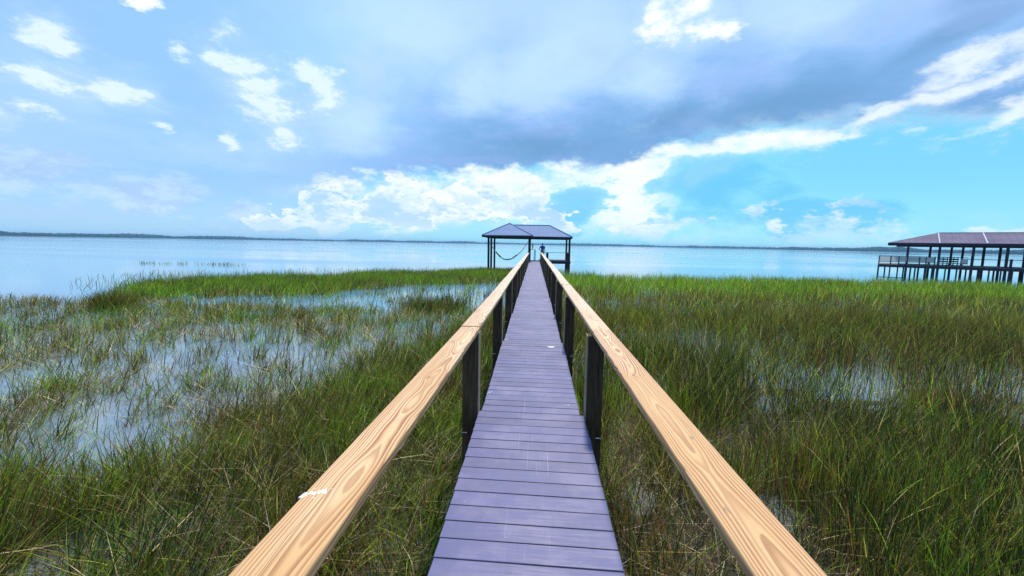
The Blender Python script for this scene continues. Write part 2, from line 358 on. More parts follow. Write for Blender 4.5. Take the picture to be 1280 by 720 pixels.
M = {
 'pine': wood_mat(), 'deck': deck_mat(), 'water': water_mat(), 'mud': mud_mat(),
 'reed': blade_mat('reed_blades', .36), 'straw': blade_mat('dead_straw', .15),
 'post': simple('dark_post', (.024, .014, .008), (.085, .050, .030), 3, .75, (14, 14, 1.2), .5, .15),
 'post_face': simple('post_face', (.22, .15, .095), (.36, .27, .18), 3, .75, (14, 14, 1.2), .4, .2),  # paler copy of the post colour, for its lit inner side
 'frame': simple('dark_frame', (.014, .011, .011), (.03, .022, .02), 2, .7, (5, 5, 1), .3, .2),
 'joist': simple('weathered_joist', (.05, .04, .035), (.10, .08, .065), 3, .8, (8, .6, 8), .4, .2),
 'galv': simple('galvanised_bolt', (.55, .57, .6), (.7, .72, .75), 20, .4, (1, 1, 1), .1, .5, .6),
 'white': simple('bird_lime', (.75, .75, .72), (.85, .85, .84), 60, .8, (1, 1, 1), .3, .2),
 'crack': simple('wood_split', (.02, .012, .008), (.05, .03, .02), 8, .9, (1, 1, 1), 0, .1),
 'roof': simple('blue_metal_roof', (.11, .19, .36), (.135, .22, .40), .8, .7, (1, 1, 1), .05, .08, 0, .04),
 'rroof': simple('mauve_roof', (.135, .110, .165), (.175, .145, .20), .7, .7, (1, 1, 1), .1, .08, 0, .04),
 'glint': simple('pale_lap_glint', (.55, .52, .60), (.65, .62, .68), 2, .4, (1, 1, 1), .05, .5, .3, .03),
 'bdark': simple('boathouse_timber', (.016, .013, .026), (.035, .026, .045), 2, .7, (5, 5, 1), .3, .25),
 'bdeck': simple('boathouse_deck', (.12, .10, .10), (.2, .165, .15), 3, .75, (5, 1, 1), .3, .25),
 'mesh': screen_mat(),
 'rope': simple('hammock_cloth', (.42, .44, .44), (.6, .6, .58), 9, .85, (1, 1, 1), .2, .1),
 'darkcloth': simple('dark_cloth', (.02, .02, .03), (.05, .045, .05), 9, .85, (1, 1, 1), .2, .1),
 'shirt': simple('blue_shirt', (.015, .05, .36), (.03, .09, .5), 9, .85, (1, 1, 1), .3, .15),
 'shorts': simple('dark_shorts', (.03, .035, .06), (.05, .05, .08), 9, .85, (1, 1, 1), .3, .15),
 'skin': simple('skin', (.30, .16, .10), (.36, .20, .13), 9, .6, (1, 1, 1), .1, .3),
 'hair': simple('dark_hair', (.012, .009, .008), (.03, .02, .015), 40, .6, (1, 1, 1), .3, .3),
 'bird': simple('dark_feathers', (.02, .022, .028), (.05, .05, .06), 14, .7, (1, 1, 1), .3, .2),
 'pile': simple('weathered_piling', (.40, .44, .48), (.5, .54, .56), 3, .85, (9, 9, 1), .5, .2),
 'tree': simple('far_foliage', (.018, .035, .016), (.045, .075, .03), .06, .9, (1, 1, 1), 0, .1),
 'shore': simple('far_bank', (.05, .07, .03), (.09, .10, .05), .01, .9, (1, 1, 1), 0, .1),
}

# ------------------------------------------------------------------ object helpers
def link(name, bm, m, parent=None, loc=(0, 0, 0), rot=(0, 0, 0), smooth=False):
    me = bpy.data.meshes.new(name)
    bmesh.ops.recalc_face_normals(bm, faces=bm.faces)
    bm.to_mesh(me); bm.free()
    if smooth:
        for p in me.polygons: p.use_smooth = True
    me.materials.append(m)
    return linkme(name, me, parent, loc, rot)
def linkme(name, me, parent=None, loc=(0, 0, 0), rot=(0, 0, 0)):
    o = bpy.data.objects.new(name, me); COL.objects.link(o)
    o.location = loc; o.rotation_euler = rot
    if parent: o.parent = parent
    return o
def thing(name, label, cat, loc=(0, 0, 0), group=None):
    o = bpy.data.objects.new(name, None); COL.objects.link(o); o.empty_display_size = .2
    o.location = loc; tag(o, label, cat, group); return o
def tag(o, label, cat, group=None):
    o['label'] = label; o['category'] = cat
    if group: o['group'] = group
    return o
def box(bm, c, s, rot=None, bev=0):
    r = bmesh.ops.create_cube(bm, size=1)
    vs = r['verts']
    bmesh.ops.scale(bm, vec=s, verts=vs)
    if bev:
        es = list({e for v in vs for e in v.link_edges})
        rb = bmesh.ops.bevel(bm, geom=es, offset=bev, segments=1, affect='EDGES')
        vs = [v for v in bm.verts if v in set(rb['verts'])] or vs
    if rot is not None: bmesh.ops.rotate(bm, matrix=rot, verts=vs)
    bmesh.ops.translate(bm, vec=c, verts=vs)
    return vs
def bar(bm, a, b, w, h):
    a, b = Vector(a), Vector(b); d = b-a
    q = d.to_track_quat('Y', 'Z').to_matrix()
    box(bm, (a+b)/2, (w, d.length, h), q)
def cyl(bm, a, b, r0, r1, n=10):
    a, b = Vector(a), Vector(b); d = b-a
    q = d.to_track_quat('Z', 'Y').to_matrix().to_4x4()
    bmesh.ops.create_cone(bm, cap_ends=True, segments=n, radius1=r0, radius2=r1, depth=d.length, matrix=Matrix.Translation((a+b)/2) @ q)
def NB(): return bmesh.new()

# value noise for placing plants
def vnoise(x, y, s, seed=0):
    x = np.asarray(x)*s; y = np.asarray(y)*s
    xi = np.floor(x).astype(np.int64); yi = np.floor(y).astype(np.int64); fx = x-xi; fy = y-yi
    fx = fx*fx*(3-2*fx); fy = fy*fy*(3-2*fy)
    def h(a, b):
        n = (a*374761393+b*668265263+seed*1442695041) & 0x7fffffff
        n = ((n ^ (n >> 13))*1274126177) & 0x7fffffff
        return ((n ^ (n >> 16)) & 0xffff)/65535.
    return (h(xi, yi)*(1-fx)+h(xi+1, yi)*fx)*(1-fy)+(h(xi, yi+1)*(1-fx)+h(xi+1, yi+1)*fx)*fy
def fbm(x, y, s, seed=0):
    return .5*vnoise(x, y, s, seed)+.3*vnoise(x, y, s*2.1, seed+1)+.2*vnoise(x, y, s*4.3, seed+2)
def sstep(x, a, b):
    t = np.clip((x-a)/(b-a), 0, 1); return t*t*(3-2*t)

WZ = -1.1                                                    # lake level; the deck top is z = 0

# ------------------------------------------------------------------ setting
bm = NB()
S = 3000
xs = [-S, -300, -60, -20, 0, 20, 60, 300, S]; ys = [-300, -20, 0, 20, 60, 300, 1000, S]
grid = [[bm.verts.new((x, y, 0)) for x in xs] for y in ys]
for j in range(len(ys)-1):
    for i in range(len(xs)-1): bm.faces.new((grid[j][i], grid[j][i+1], grid[j+1][i+1], grid[j+1][i]))
lake = link('lake_water', bm, M['water'], loc=(0, 0, WZ)); lake['kind'] = 'structure'

# far shore: a low bank curving round the lake, wooded
def shore_r(a):                                              # distance of the far bank by bearing in degrees
    return np.interp(a, [-75, -52, -40, -20, 0, 20, 36, 48, 75], [1250, 1350, 1700, 2250, 2500, 2100, 1500, 1250, 1100])
bm = NB(); rows = []
for a in np.arange(-75, 75.1, .5):
    R = float(shore_r(a))*(1+.006*sin(a*3.1)+.004*sin(a*7.7)); c, s = cos(radians(a)), sin(radians(a))
    rows.append([bm.verts.new((s*(R+q), c*(R+q), z)) for q, z in ((-5, WZ-.6), (6, WZ+.5), (60, .6), (280, 1.8))])
for p, q in zip(rows, rows[1:]):
    for k in range(3): bm.faces.new((p[k], q[k], q[k+1], p[k+1]))
sh = link('far_shore', bm, M['shore']); sh['kind'] = 'structure'

ico = NB(); bmesh.ops.create_icosphere(ico, subdivisions=2, radius=1)
iv = np.array([v.co[:] for v in ico.verts]); ifc = np.array([[v.index for v in f.verts] for f in ico.faces]); ico.free()
V = []; Fc = []; k = 0
for a in np.arange(-72, 72, .045):
    R = float(shore_r(a)); n = 1
    hh = float(vnoise(np.array([a*1.0]), np.array([0.]), .55, 5)[0])
    big = np.interp(a, [-72, -45, -25, 0, 25, 36, 72], [1, 1, 1.0, 1.35, 1.0, 1.15, 1.2])
    H = (3.6+5.2*hh+RNG.uniform(-.8, 1.2))*big*1.05
    if a > -8 and a < 30 and RNG.random() < .25: H *= .55
    R += 18+RNG.uniform(0, 60); r = H*RNG.uniform(.55, .9)
    jit = 1+RNG.uniform(-.28, .28, (len(iv), 1))
    v = iv*jit*np.array([r*1.25, r*1.1, H*.55])+np.array([sin(radians(a))*R, cos(radians(a))*R, .4+H*.5])
    V.append(v); Fc.append(ifc+k*len(iv)); k += 1
me = bpy.data.meshes.new('far_woods'); me.from_pydata(np.concatenate(V).tolist(), [], np.concatenate(Fc).tolist()); me.materials.append(M['tree'])
fw = linkme('far_woods', me); fw['kind'] = 'stuff'; tag(fw, 'low dark blue line of woods along the far lake shore', 'woods')

# ------------------------------------------------------------------ plant fields
def S_(x, y): return x/np.maximum(y, .5)
def fields(x, y):
    """returns density 0..1 of standing plants, and zone weights, at ground points"""
    s = S_(x, y)
    n1 = fbm(x, y, .55, 3); n2 = fbm(x, y, 1.6, 8); n3 = fbm(x, y, .22, 21)
    left = x < 0; n4 = .6*vnoise(x, y, 5.5, 101)+.4*vnoise(x, y, 2.6, 113); tuft = sstep(n4, .46, .66)
    # --- left
    ylo = np.interp(s, [-1.1, -.53, -.13, 0], [16.0, 19.3, 27.5, 30]); yhi = np.interp(s, [-1.15, -.95, -.53, -.13, 0], [17.5, 23.5, 29, 38, 41])
    wob = (n3-.5)*4
    band = sstep(y, ylo-.6+wob, ylo+2.0+wob)*(1-sstep(y, yhi-1.5+wob, yhi+.5+wob))*sstep(s, -1.16, -1.0)
    band *= .35+.65*sstep(n1, .3, .5)
    reeds = .05*(1-band)*sstep(y, 15, 18)*(1-sstep(y, yhi+5, yhi+9))*sstep(s, -1.25, -1.05)*sstep(n2, .42, .6)
    gap = .20*sstep(y, 11, 14)*(1-sstep(y, ylo-1, ylo+1))*sstep(n2, .40, .62)*sstep(s, -1.3, -1.0)
    yd = np.interp(s, [-1.6, -1.44, -.975, -.5, -.21, 0], [2.9, 3.2, 4.3, 6.6, 11.4, 14])
    dense = 1-sstep(y, yd-.8+(n1-.5)*4, yd+.8+(n1-.5)*4)
    dense = np.maximum(dense, 1-sstep(y, 3.6, 4.4)); dense *= (.35+.65*sstep(n2, .33, .5))*(.45+.55*tuft)
    patch = sstep(n1, .46, .60)*sstep(n2,.40,.56)*np.interp(y, [4, 8, 11, 16], [.9, .6, .30, .20])*(1-sstep(y, 12, 15.5))*(1-dense)*.42*sstep(y, 3, 5)*(.12+.88*tuft)
    scat = (1-sstep(y, 15, 17))*(1-dense)*(.30*sstep(n4, .60, .74)+.035)
    c1 = np.clip(1-np.hypot((x+4.1)/1.9, (y-16.6)/1.5), 0, 1)*1.2*(.5+n2)
    c2 = np.clip(1-np.hypot((x+15.8)/.9, (y-14.6)/.7), 0, 1)*1.6
    c1 = np.clip(c1, 0, 1); c2 = np.clip(c2, 0, 1)
    far = .10*((np.abs(y-41-(n1-.5)*2) < .8) & (s < -.72) & (s > -1.0))*sstep(n2, .45, .6)
    dl = np.maximum.reduce([band, reeds, gap, dense, patch, scat, c1, c2, far])
    # --- right
    ye = 33.5+(n3-.5)*4+1.2*(n1-.5)
    dr = (1-sstep(y, ye-1.2, ye+.4))
    thin = (.5+.5*tuft)*(.30+.70*sstep(n2, .40, .60))*(.55+.45*sstep(n1, .35, .55))*np.interp(y, [2, 5, 8, 16, 22, 26], [.95, .8, .62, .66, .85, 1])
    gaps = 0
    for gx, gy, rx, ry, a in [(4.6, 11.6, 2.4, 1.9, .62), (8.2, 11.6, 2.0, 1.5, .5), (6.0, 8.2, 1.5, 1.6, .62), (7.8, 7.0, 1.2, 1.2, .55), (9.3, 8.6, 1.3, 1.2, .5), (4.2, 7.2, .9, .8, .5), (2.45, 4.0, .40, .40, .55), (1.15, 4.3, .28, .5, .5), (1.2, 3.0, .25, .4, .4),
                              (3.5, 10.2, .8, .5, .5), (17.5, 23.5, 4.5, .9, .75), (7.5, 24.5, 3.0, 1.0, .6), (5.2, 26.5, 3, .8, .45), (12, 27, 4, .8, .4), (9.5, 9.8, .9, .5, .55), (2.6, 15.6, 1.2, .5, .4)]:
        gaps = np.maximum(gaps, a*sstep(1-np.hypot((x-gx)/rx, (y-gy)/ry)+(n2-.5)*1.6, 0, .4))
    dr = dr*thin*(1-gaps)
    out_r = .03*sstep(n2, .5, .6)*sstep(y, 30, 34)*(1-sstep(y, 36, 38))
    dr = np.maximum(dr, out_r)
    d = np.where(left, dl, dr)
    d = d*(np.abs(x+.03) > .72)                               # nothing grows up through the walk
    return d, band, dense, c1+c2, n1, n2, gaps

def make_blades(name, m, x, y, h, w, ang, lean, curl, tint, segs, z0=None, label='', cat='grass'):
    n = len(x)
    lv = {1: [0.], 2: [0., .55], 3: [0., .42, .76]}[segs]
    face = RNG.uniform(0, pi, n)
    wx, wy = np.cos(face), np.sin(face)
    lx, ly = np.cos(ang), np.sin(ang)
    base = np.stack([x, y, np.full(n, WZ-.04) if z0 is None else z0], 1)
    def P(t):
        hor = h*(lean*t+curl*t*t)
        zz = h*t*np.sqrt(np.clip(1-(lean+.6*curl*t)**2, .02, 1))
        return base+np.stack([lx*hor, ly*hor, zz], 1)
    vs = []
    for t in lv:
        p = P(t); ww = w*(1-.55*t)*.5
        o = np.stack([wx*ww, wy*ww, np.zeros(n)], 1)
        vs += [p-o, p+o]
    vs.append(P(1.))
    nv = len(vs); co = np.stack(vs, 1).reshape(-1, 3).astype(np.float32)
    tr = []
    for k in range(len(lv)-1):
        a = 2*k; tr += [(a, a+1, a+3), (a, a+3, a+2)]
    a = 2*(len(lv)-1); tr.append((a, a+1, a+2))
    tr = np.array(tr); nt = len(tr)
    idx = (np.arange(n)[:, None, None]*nv+tr[None]).reshape(-1).astype(np.int32)
    me = bpy.data.meshes.new(name)
    me.vertices.add(n*nv); me.loops.add(len(idx)); me.polygons.add(n*nt)
    me.vertices.foreach_set('co', co.ravel()); me.loops.foreach_set('vertex_index', idx)
    me.polygons.foreach_set('loop_start', np.arange(0, len(idx), 3, dtype=np.int32))
    me.update(calc_edges=True)
    at = me.attributes.new('tint', 'FLOAT_COLOR', 'POINT')
    c = np.ones((n, nv, 4), np.float32); c[:, :, :3] = tint[:, None, :]
    at.data.foreach_set('color', c.ravel())
    me.materials.append(m)
    o = linkme(name, me); o['kind'] = 'stuff'
    if label: o['label'] = label; o['category'] = cat
    return o, n*nt

PAL = {'bright': (.180, .300, .018), 'green': (.105, .160, .018), 'dark': (.022, .034, .010), 'olive': (.195, .175, .028), 'brown': (.125, .062, .024), 'straw': (.42, .33, .18), 'yellow': (.38, .37, .045)}
def pick(n, names, wts):
    wts = np.array(wts, float); 
    if wts.ndim == 1: wts = np.tile(wts, (n, 1))
    cs = np.cumsum(wts/wts.sum(1, keepdims=True), 1)
    k = (RNG.random(n)[:, None] > cs).sum(1).clip(0, len(names)-1)
    c = np.array([PAL[q] for q in names])[k]
    return 1.12*c*RNG.lognormal(0, .5, (n, 1)).clip(.35, 2.4)*RNG.uniform(.9, 1.1, (n, 3))

NT = 0
def scatter(ntry, y0, y1, wide):
    # uniform per area inside the visible wedge
    y = np.sqrt(RNG.uniform(y0*y0, y1*y1, ntry)); x = RNG.uniform(-1, 1, ntry)*(wide*y+1.2)
    d, band, dense, clump, n1, n2, gaps = fields(x, y)
    keep = RNG.random(ntry) < d
    return [q[keep] for q in (x, y, d, band, dense, clump, n1, n2)]

def zone(name, label, ntry, y0, y1, wide, segs, w, hr):
    global NT
    x, y, d, band, dense, clump, n1, n2 = scatter(ntry, y0, y1, wide)
    n = len(x); right = x > 0
    far = sstep(y, 20, 24.5)
    W_ = np.zeros((n, 7))
    # columns: bright green dark olive brown straw yellow
    L = np.array([.16, .16, .26, .15, .14, .08, .05]); Rn = np.array([.05, .12, .38, .18, .20, .05, .02]); Rm = np.array([.04, .13, .16, .38, .24, .03, .06]); Rf = np.array([.58, .24, .03, .08, .02, .01, .08])  # extra dark share in Rn puts the shade between near stems into blade colour
    Bd = np.array([.42, .34, .08, .10, .04, .01, .03]); Cl = np.array([.0, .15, .30, .28, .25, .02, .0]); Sp = np.array([.10, .25, .15, .20, .22, .10, .02])
    mid = sstep(y, 11, 15)
    rw = Rn[None]*(1-mid)[:, None]+Rm[None]*mid[:, None]
    rw = rw*(1-far)[:, None]+Rf[None]*far[:, None]
    lw = Sp[None]*(1-dense)[:, None]+L[None]*dense[:, None]
    lw = lw*(1-band)[:, None]+Bd[None]*band[:, None]
    lw = np.where((clump > .05)[:, None], Cl[None], lw)
    W_ = np.where(right[:, None], rw, lw)
    g_ = sstep(fbm(x, y, .9, 40), .45, .62)                    # drifts of fresh growth
    b_ = sstep(fbm(x, y, .6, 91), .42, .6)                   # and drifts gone brown
    W_[:, 0] *= .25+2.2*g_; W_[:, 1] *= .6+.8*g_; W_[:, 5] *= 1.4-g_; W_[:, 3] *= .6+.9*b_; W_[:, 4] *= .3+1.7*b_; W_[:, 2] *= 1.3-.5*g_
    c = pick(n, ['bright', 'green', 'dark', 'olive', 'brown', 'straw', 'yellow'], W_)
    h = RNG.uniform(hr[0], hr[1], n)*(.72+.5*n1)
    h *= np.where(right, 1.1, 1); 
    h *= np.where(~right & (dense < .3) & (band < .2) & (clump < .05), .62, 1)
    h *= np.where(~right & (band > .2), .9, 1)
    straw = c[:, 0] > .2
    ang = np.where(right, RNG.uniform(-.9, .9, n)+.2+pi*(RNG.random(n) < .4), RNG.uniform(-1, 1, n)+.3+pi*(RNG.random(n) < .25))
    ang += (fbm(x, y, .7, 60)-.5)*5
    lean = np.abs(RNG.normal(0, .17, n))*np.where(right, .6, 1)+np.where(straw, RNG.uniform(.1, .6, n), 0)
    lean += np.where(~right & (y < 8), RNG.uniform(0, .28, n), 0)
    bent = RNG.random(n) < np.where(right, .14, .30); lean += np.where(bent, RNG.uniform(.2, .65, n), 0)     # wind-thrown and matted stems
    curl = np.abs(RNG.normal(0, .2, n))
    ww = w*RNG.uniform(.55, 1.35, n)*np.where(right & (y < 20), .85, 1)*(.6+.4*np.clip(y/y1, 0, 1))
    o, k = make_blades(name, M['reed'], x, y, h, ww, ang, np.clip(lean, 0, .9), curl, c, segs, label=label)
    NT += k
zone('marsh_grass', 'near tangle of green and olive rushes beside the walk', 250000, .9, 7, 1.45, 3, .0105, (.30, .82))
zone('marsh_grass', 'middle stretch of olive rushes standing in shallow water', 440000, 7, 16, 1.42, 2, .017, (.50, .85))
zone('marsh_grass', 'far belt of bright green rushes along the open lake', 560000, 16, 42, 1.3, 2, .030, (.50, .85))

# fallen and bent dead stems, matted among the rushes and afloat
def thatch(name, label, ntry, y0, y1, w, lr):
    global NT
    y = np.sqrt(RNG.uniform(y0*y0, y1*y1, ntry)); x = RNG.uniform(-1, 1, ntry)*(1.42*y+1.2)
    d, band, dense, clump, n1, n2, gaps = fields(x, y)
    near = np.exp(-((np.abs(x)-1.4)/.9)**2)
    p = np.where(x > 0, .34*d+.35*near, .55*dense*sstep(n2, .35, .6)+.34*sstep(n1, .46, .58)*sstep(n2, .38, .55)*(1-band)*sstep(y, 4, 6)+.30*near)
    keep = (RNG.random(ntry) < p) & (np.abs(x+.03) > .60); x, y, dd = x[keep], y[keep], d[keep]; n = len(x)
    c = pick(n, ['straw', 'brown', 'olive'], [.55, .30, .15])*np.where(RNG.random(n) < .3, .6, 1.)[:, None]
    h = RNG.uniform(lr[0], lr[1], n); ang = RNG.uniform(0, 2*pi, n)
    z0 = WZ+RNG.uniform(.0, .30, n)*np.clip(dd*1.3, .03, 1)**1.3
    o, k = make_blades(name, M['straw'], x, y, h, w*RNG.uniform(.6, 1.5, n), ang, RNG.uniform(.86, .985, n), RNG.uniform(-.05, .05, n), c, 2, z0=z0, label=label)
    NT += k
thatch('dead_stems', 'straw coloured fallen stems matted among the near rushes', 120000, .9, 7.5, .006, (.20, .62))
thatch('dead_stems', 'brown dead stems afloat between the scattered rushes', 130000, 7.5, 17, .011, (.25, .75))

# mud and root mat, its near-black colour and spread standing in for shaded gaps
nx, ny = 150, 120
gx = np.linspace(-1, 1, nx); gy = np.linspace(0, 1, ny)
YY = .6+38*gy[:, None]**1.6+0*gx[None]; XX = gx[None]*(1.5*YY+2.5)
d, band, dense, clump, n1, n2, gaps = fields(XX.ravel(), YY.ravel())
lvl = np.where(XX.ravel() > 0, np.where(gaps > .45, .45, .95)*(1-sstep(YY.ravel(), 7, 11))*(d+1).clip(0,1), np.maximum(dense*d*1.1, clump*.8))
Z = WZ-.10+.14*np.clip(lvl, 0, 1)+.05*(fbm(XX.ravel(), YY.ravel(), 3.1, 77)-.5)
Vv = np.stack([XX.ravel(), YY.ravel(), Z], 1)
Ff = [(j*nx+i, j*nx+i+1, (j+1)*nx+i+1, (j+1)*nx+i) for j in range(ny-1) for i in range(nx-1)]
me = bpy.data.meshes.new('shade_mud'); me.from_pydata(Vv.tolist(), [], Ff); me.materials.append(M['mud'])
for p in me.polygons: p.use_smooth = True
mud = linkme('shade_mud', me); mud['kind'] = 'structure'

# ------------------------------------------------------------------ the boardwalk
walk = thing('boardwalk', 'long straight purple-grey boardwalk with pine handrails running out over the marsh', 'boardwalk', (0, 0, 0))
POSTY = [.2]+[3.83+2.87*k for k in range(0, 13)]
def bay_edges(y):
    k = math.floor((y-.96)/2.87); t = ((y-.96)-k*2.87)/2.87
    return -.507-.024*t, .434+.034*t
bm = NB(); box(bm, (0, 0, -.0125), (1, .1412, .025), bev=.003)
me = bpy.data.meshes.new('deck_board'); bm.to_mesh(me); bm.free(); me.materials.append(M['deck'])
y = .70; END = 41.55
while y < END:
    l, r = bay_edges(y)
    o = linkme('deck_board', me, walk, ((l+r)/2+random.uniform(-.003, .003), y, random.uniform(-.0012, .0012)), (random.uniform(-.004, .004), 0, radians(-1.3)+random.uniform(-.0016, .0016)))
    o.scale = (r-l, 1, 1)
    y += .1455
bm = NB(); box(bm, (-.035, END+.06, -.07), (1.0, .04, .19), bev=.004); link('end_board', bm, M['frame'], walk)
for s, x in ((-1, -.44), (1, .37)):
    bm = NB(); box(bm, (x, (END+.6)/2, -.12), (.045, END-.6, .18), bev=.003); link('stringer', bm, M['joist'], walk)
def post_mesh():
    bm = NB(); box(bm, (0, 0, 0), (.145, .14, 2.62), bev=.008); return bm
LX, RX = -.612, .553                                           # post centre lines
pm = None
for k, py in enumerate(POSTY):
    for side, x in ((-1, LX), (1, RX)):
        top = .776; bot = -1.85
        if pm is None:
            b0 = NB(); box(b0, (0, 0, (top+bot)/2), (.145, .14, top-bot), bev=.008)
            pm = bpy.data.meshes.new('post'); b0.to_mesh(pm); b0.free(); pm.materials.append(M['post'])
            b1 = NB(); box(b1, (0, 0, .335), (.010, .124, .878), bev=.002)  # pale strip painting the light on the dark post's inner side
            tm = bpy.data.meshes.new('lit_side_strip'); b1.to_mesh(tm); b1.free(); tm.materials.append(M['post_face'])
            b2 = NB(); cyl(b2, (0, 0, 0), (0, -.006, 0), .009, .009, 8); cyl(b2, (0, -.006, 0), (0, -.010, 0), .006, .005, 8)
            bm_ = bpy.data.meshes.new('bolt'); b2.to_mesh(bm_); b2.free(); bm_.materials.append(M['joist'])
            b3 = NB(); box(b3, (0, 0, 0), (.045, .005, .009), bev=.0015)
            pl_ = bpy.data.meshes.new('washer_plate'); b3.to_mesh(pl_); b3.free(); pl_.materials.append(M['galv'])
        p = linkme('post', pm, walk, (x, py, 0), (random.uniform(-.008, .008), random.uniform(-.008, .008), random.uniform(-.03, .03)))
        t = linkme('lit_side_strip', tm, p, (-side*.0775, 0, 0))
        linkme('washer_plate', pl_, p, (side*.046, -.072, -.19))
        linkme('bolt', bm_, p, (-side*.02, -.0695, .06))
    bm = NB(); box(bm, ((LX+RX)/2, py+.10, -.315), (1.26, .045, .19), bev=.004); link('cross_beam', bm, M['joist'], walk)

bm = NB(); cyl(bm, (0, 0, -.002), (0, 0, .0008), .0048, .0042, 8); screw_me = bpy.data.meshes.new('screw'); bm.to_mesh(screw_me); bm.free(); screw_me.materials.append(M['crack'])
# handrail caps: boards two bays long, butted over posts
CAPW, CAPT = .196, .040
def cap(x, y0, y1, seedrot, CAPW=.186):
    bm = NB(); L = y1-y0-.004; n = max(2, int(L/.25))
    # a sawn board with eased edges that bows very slightly along its length
    prof = [(-CAPW/2, -CAPT+.004), (-CAPW/2+.004, -CAPT), (CAPW/2-.004, -CAPT), (CAPW/2, -CAPT+.004), (CAPW/2, -.006), (CAPW/2-.002, -.002), (CAPW/2-.006, 0), (-CAPW/2+.006, 0), (-CAPW/2+.002, -.002), (-CAPW/2, -.006)]
    rings = []
    for i in range(n+1):
        t = i/n; yy = -L/2+L*t; dx = .004*sin(t*pi*1.3+seedrot); dz = .0035*sin(t*pi*2.1+seedrot*2)
        rings.append([bm.verts.new((px+dx, yy, pz+dz)) for px, pz in prof])
    for a, b in zip(rings, rings[1:]):
        for q in range(len(prof)): bm.faces.new((a[q], a[(q+1) % 10], b[(q+1) % 10], b[q]))
    bm.faces.new(rings[0]); bm.faces.new(rings[-1][::-1])
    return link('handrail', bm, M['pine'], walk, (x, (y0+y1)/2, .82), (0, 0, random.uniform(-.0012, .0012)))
for side, x, joints in ((-1, -.622, [-1.2, 3.84, 9.57, 15.31, 21.05, 26.79, 32.53, 39.6]), (1, .604, [-1.2, 3.86, 8.3, 12.44, 18.18, 23.92, 29.66, 35.4, 41.2])):
    for i, (a, b) in enumerate(zip(joints, joints[1:])):
        c = cap(x if i or side > 0 else -.640, a, b, i*1.7+side, .178)
        if side < 0 and i == 0: c.rotation_euler.z = -.007
        for py in POSTY:
            if a+.05 < py < b-.05 and py < 16:
                for sx in (-.035, .04):
                    linkme('screw', screw_me, c, (sx+random.uniform(-.006, .006), py-(a+b)/2+random.uniform(-.02, .02), .0006))
        if side < 0 and i == 0:
            # long drying split and a bird splash on the nearest left cap
            bm = NB(); pts = [(-.012, -.52), (-.017, -.43), (-.024, -.33), (-.020, -.23), (-.016, -.15), (-.014, -.08)]
            prev = None
            for j, (px, dy) in enumerate(pts):
                w = .0028*(1-abs(j-2.5)/3.6); L_ = b-a-.004; dz = .0035*sin((dy+L_/2)/L_*pi*2.1-2); cur = [bm.verts.new((px+e*w, dy, z+dz)) for e, z in ((-1, -.002), (0, .0009), (1, -.002))]
                if prev:
                    for q in range(2): bm.faces.new((prev[q], prev[q+1], cur[q+1], cur[q]))
                prev = cur
            link('split', bm, M['crack'], c)
def splash(parent, loc, blobs):
    bm = NB()
    for (x, y, r, e) in blobs:
        vs = bmesh.ops.create_icosphere(bm, subdivisions=2, radius=1)['verts']
        for v in vs: v.co = Vector((x+v.co.x*r*(1+.15*sin(9*v.co.y)), y+v.co.y*r*e*(1+.2*sin(7*v.co.x)), max(v.co.z, -.2)*.0035))
    return link('bird_dropping', bm, M['white'], parent, loc, smooth=True)
splash(walk, (-.705, 1.175, .8205), [(-.016, -.008, .011, 1.5), (-.004, .004, .009, 1.6), (.009, .002, .010, 1.2), (.021, .010, .009, 1.7), (.033, .016, .012, 1.5), (.042, .006, .005, 1.2), (-.024, -.018, .005, 1.3), (.052, .028, .003, 1), (.018, -.020, .0035, 1.2), (-.004, .026, .003, 1), (.06, .012, .0025, 1)])
splash(walk, (.255, 6.42, .001), [(0, 0, .05, .9), (.03, .03, .03, .9), (-.04, .02, .02, 1), (.06, -.02, .012, 1)])
splash(walk, (-.485, 4.33, .001), [(0, 0, .012, .9), (.02, .02, .008, .9)])
splash(walk, (.34, 4.05, .001), [(0, 0, .010, .9), (-.03, .01, .007, .9), (.02, -.05, .006, 1)])
splash(walk, (-.49, 6.86, .001), [(0, 0, .02, .9), (.03, .02, .012, .9)])

# ------------------------------------------------------------------ shelter at the end of the walk
pav = thing('dock_shelter', 'open dock shelter with blue-grey hipped metal roof at the end of the boardwalk', 'shelter', (0, 0, 0))
def sq_post(parent, m, x, y, z0, z1, w=.19, name='post'):
    bm = NB(); box(bm, (0, 0, (z0+z1)/2), (w, w, z1-z0), bev=.012)
    return link(name, bm, m, parent, (x, y, 0), (random.uniform(-.006, .006), random.uniform(-.006, .006), random.uniform(-.05, .05)))
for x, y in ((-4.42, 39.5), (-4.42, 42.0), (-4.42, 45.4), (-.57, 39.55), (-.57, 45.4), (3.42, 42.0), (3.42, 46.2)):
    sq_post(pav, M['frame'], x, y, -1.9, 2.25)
for a, b in (((-4.62, 39.5, 2.25), (-.4, 39.55, 2.25)), ((-4.42, 39.5, 2.25), (-4.42, 45.5, 2.25)), ((-.57, 39.5, 2.25), (-.57, 45.5, 2.25)), ((-.5, 41.9, 2.27), (3.55, 42.0, 2.27)), ((3.42, 41.8, 2.25), (3.42, 46.4, 2.25)), ((-4.4, 45.45, 2.25), (3.5, 46.2, 2.25))):
    bm = NB(); bar(bm, a, b, .09, .24); link('beam', bm, M['frame'], pav)
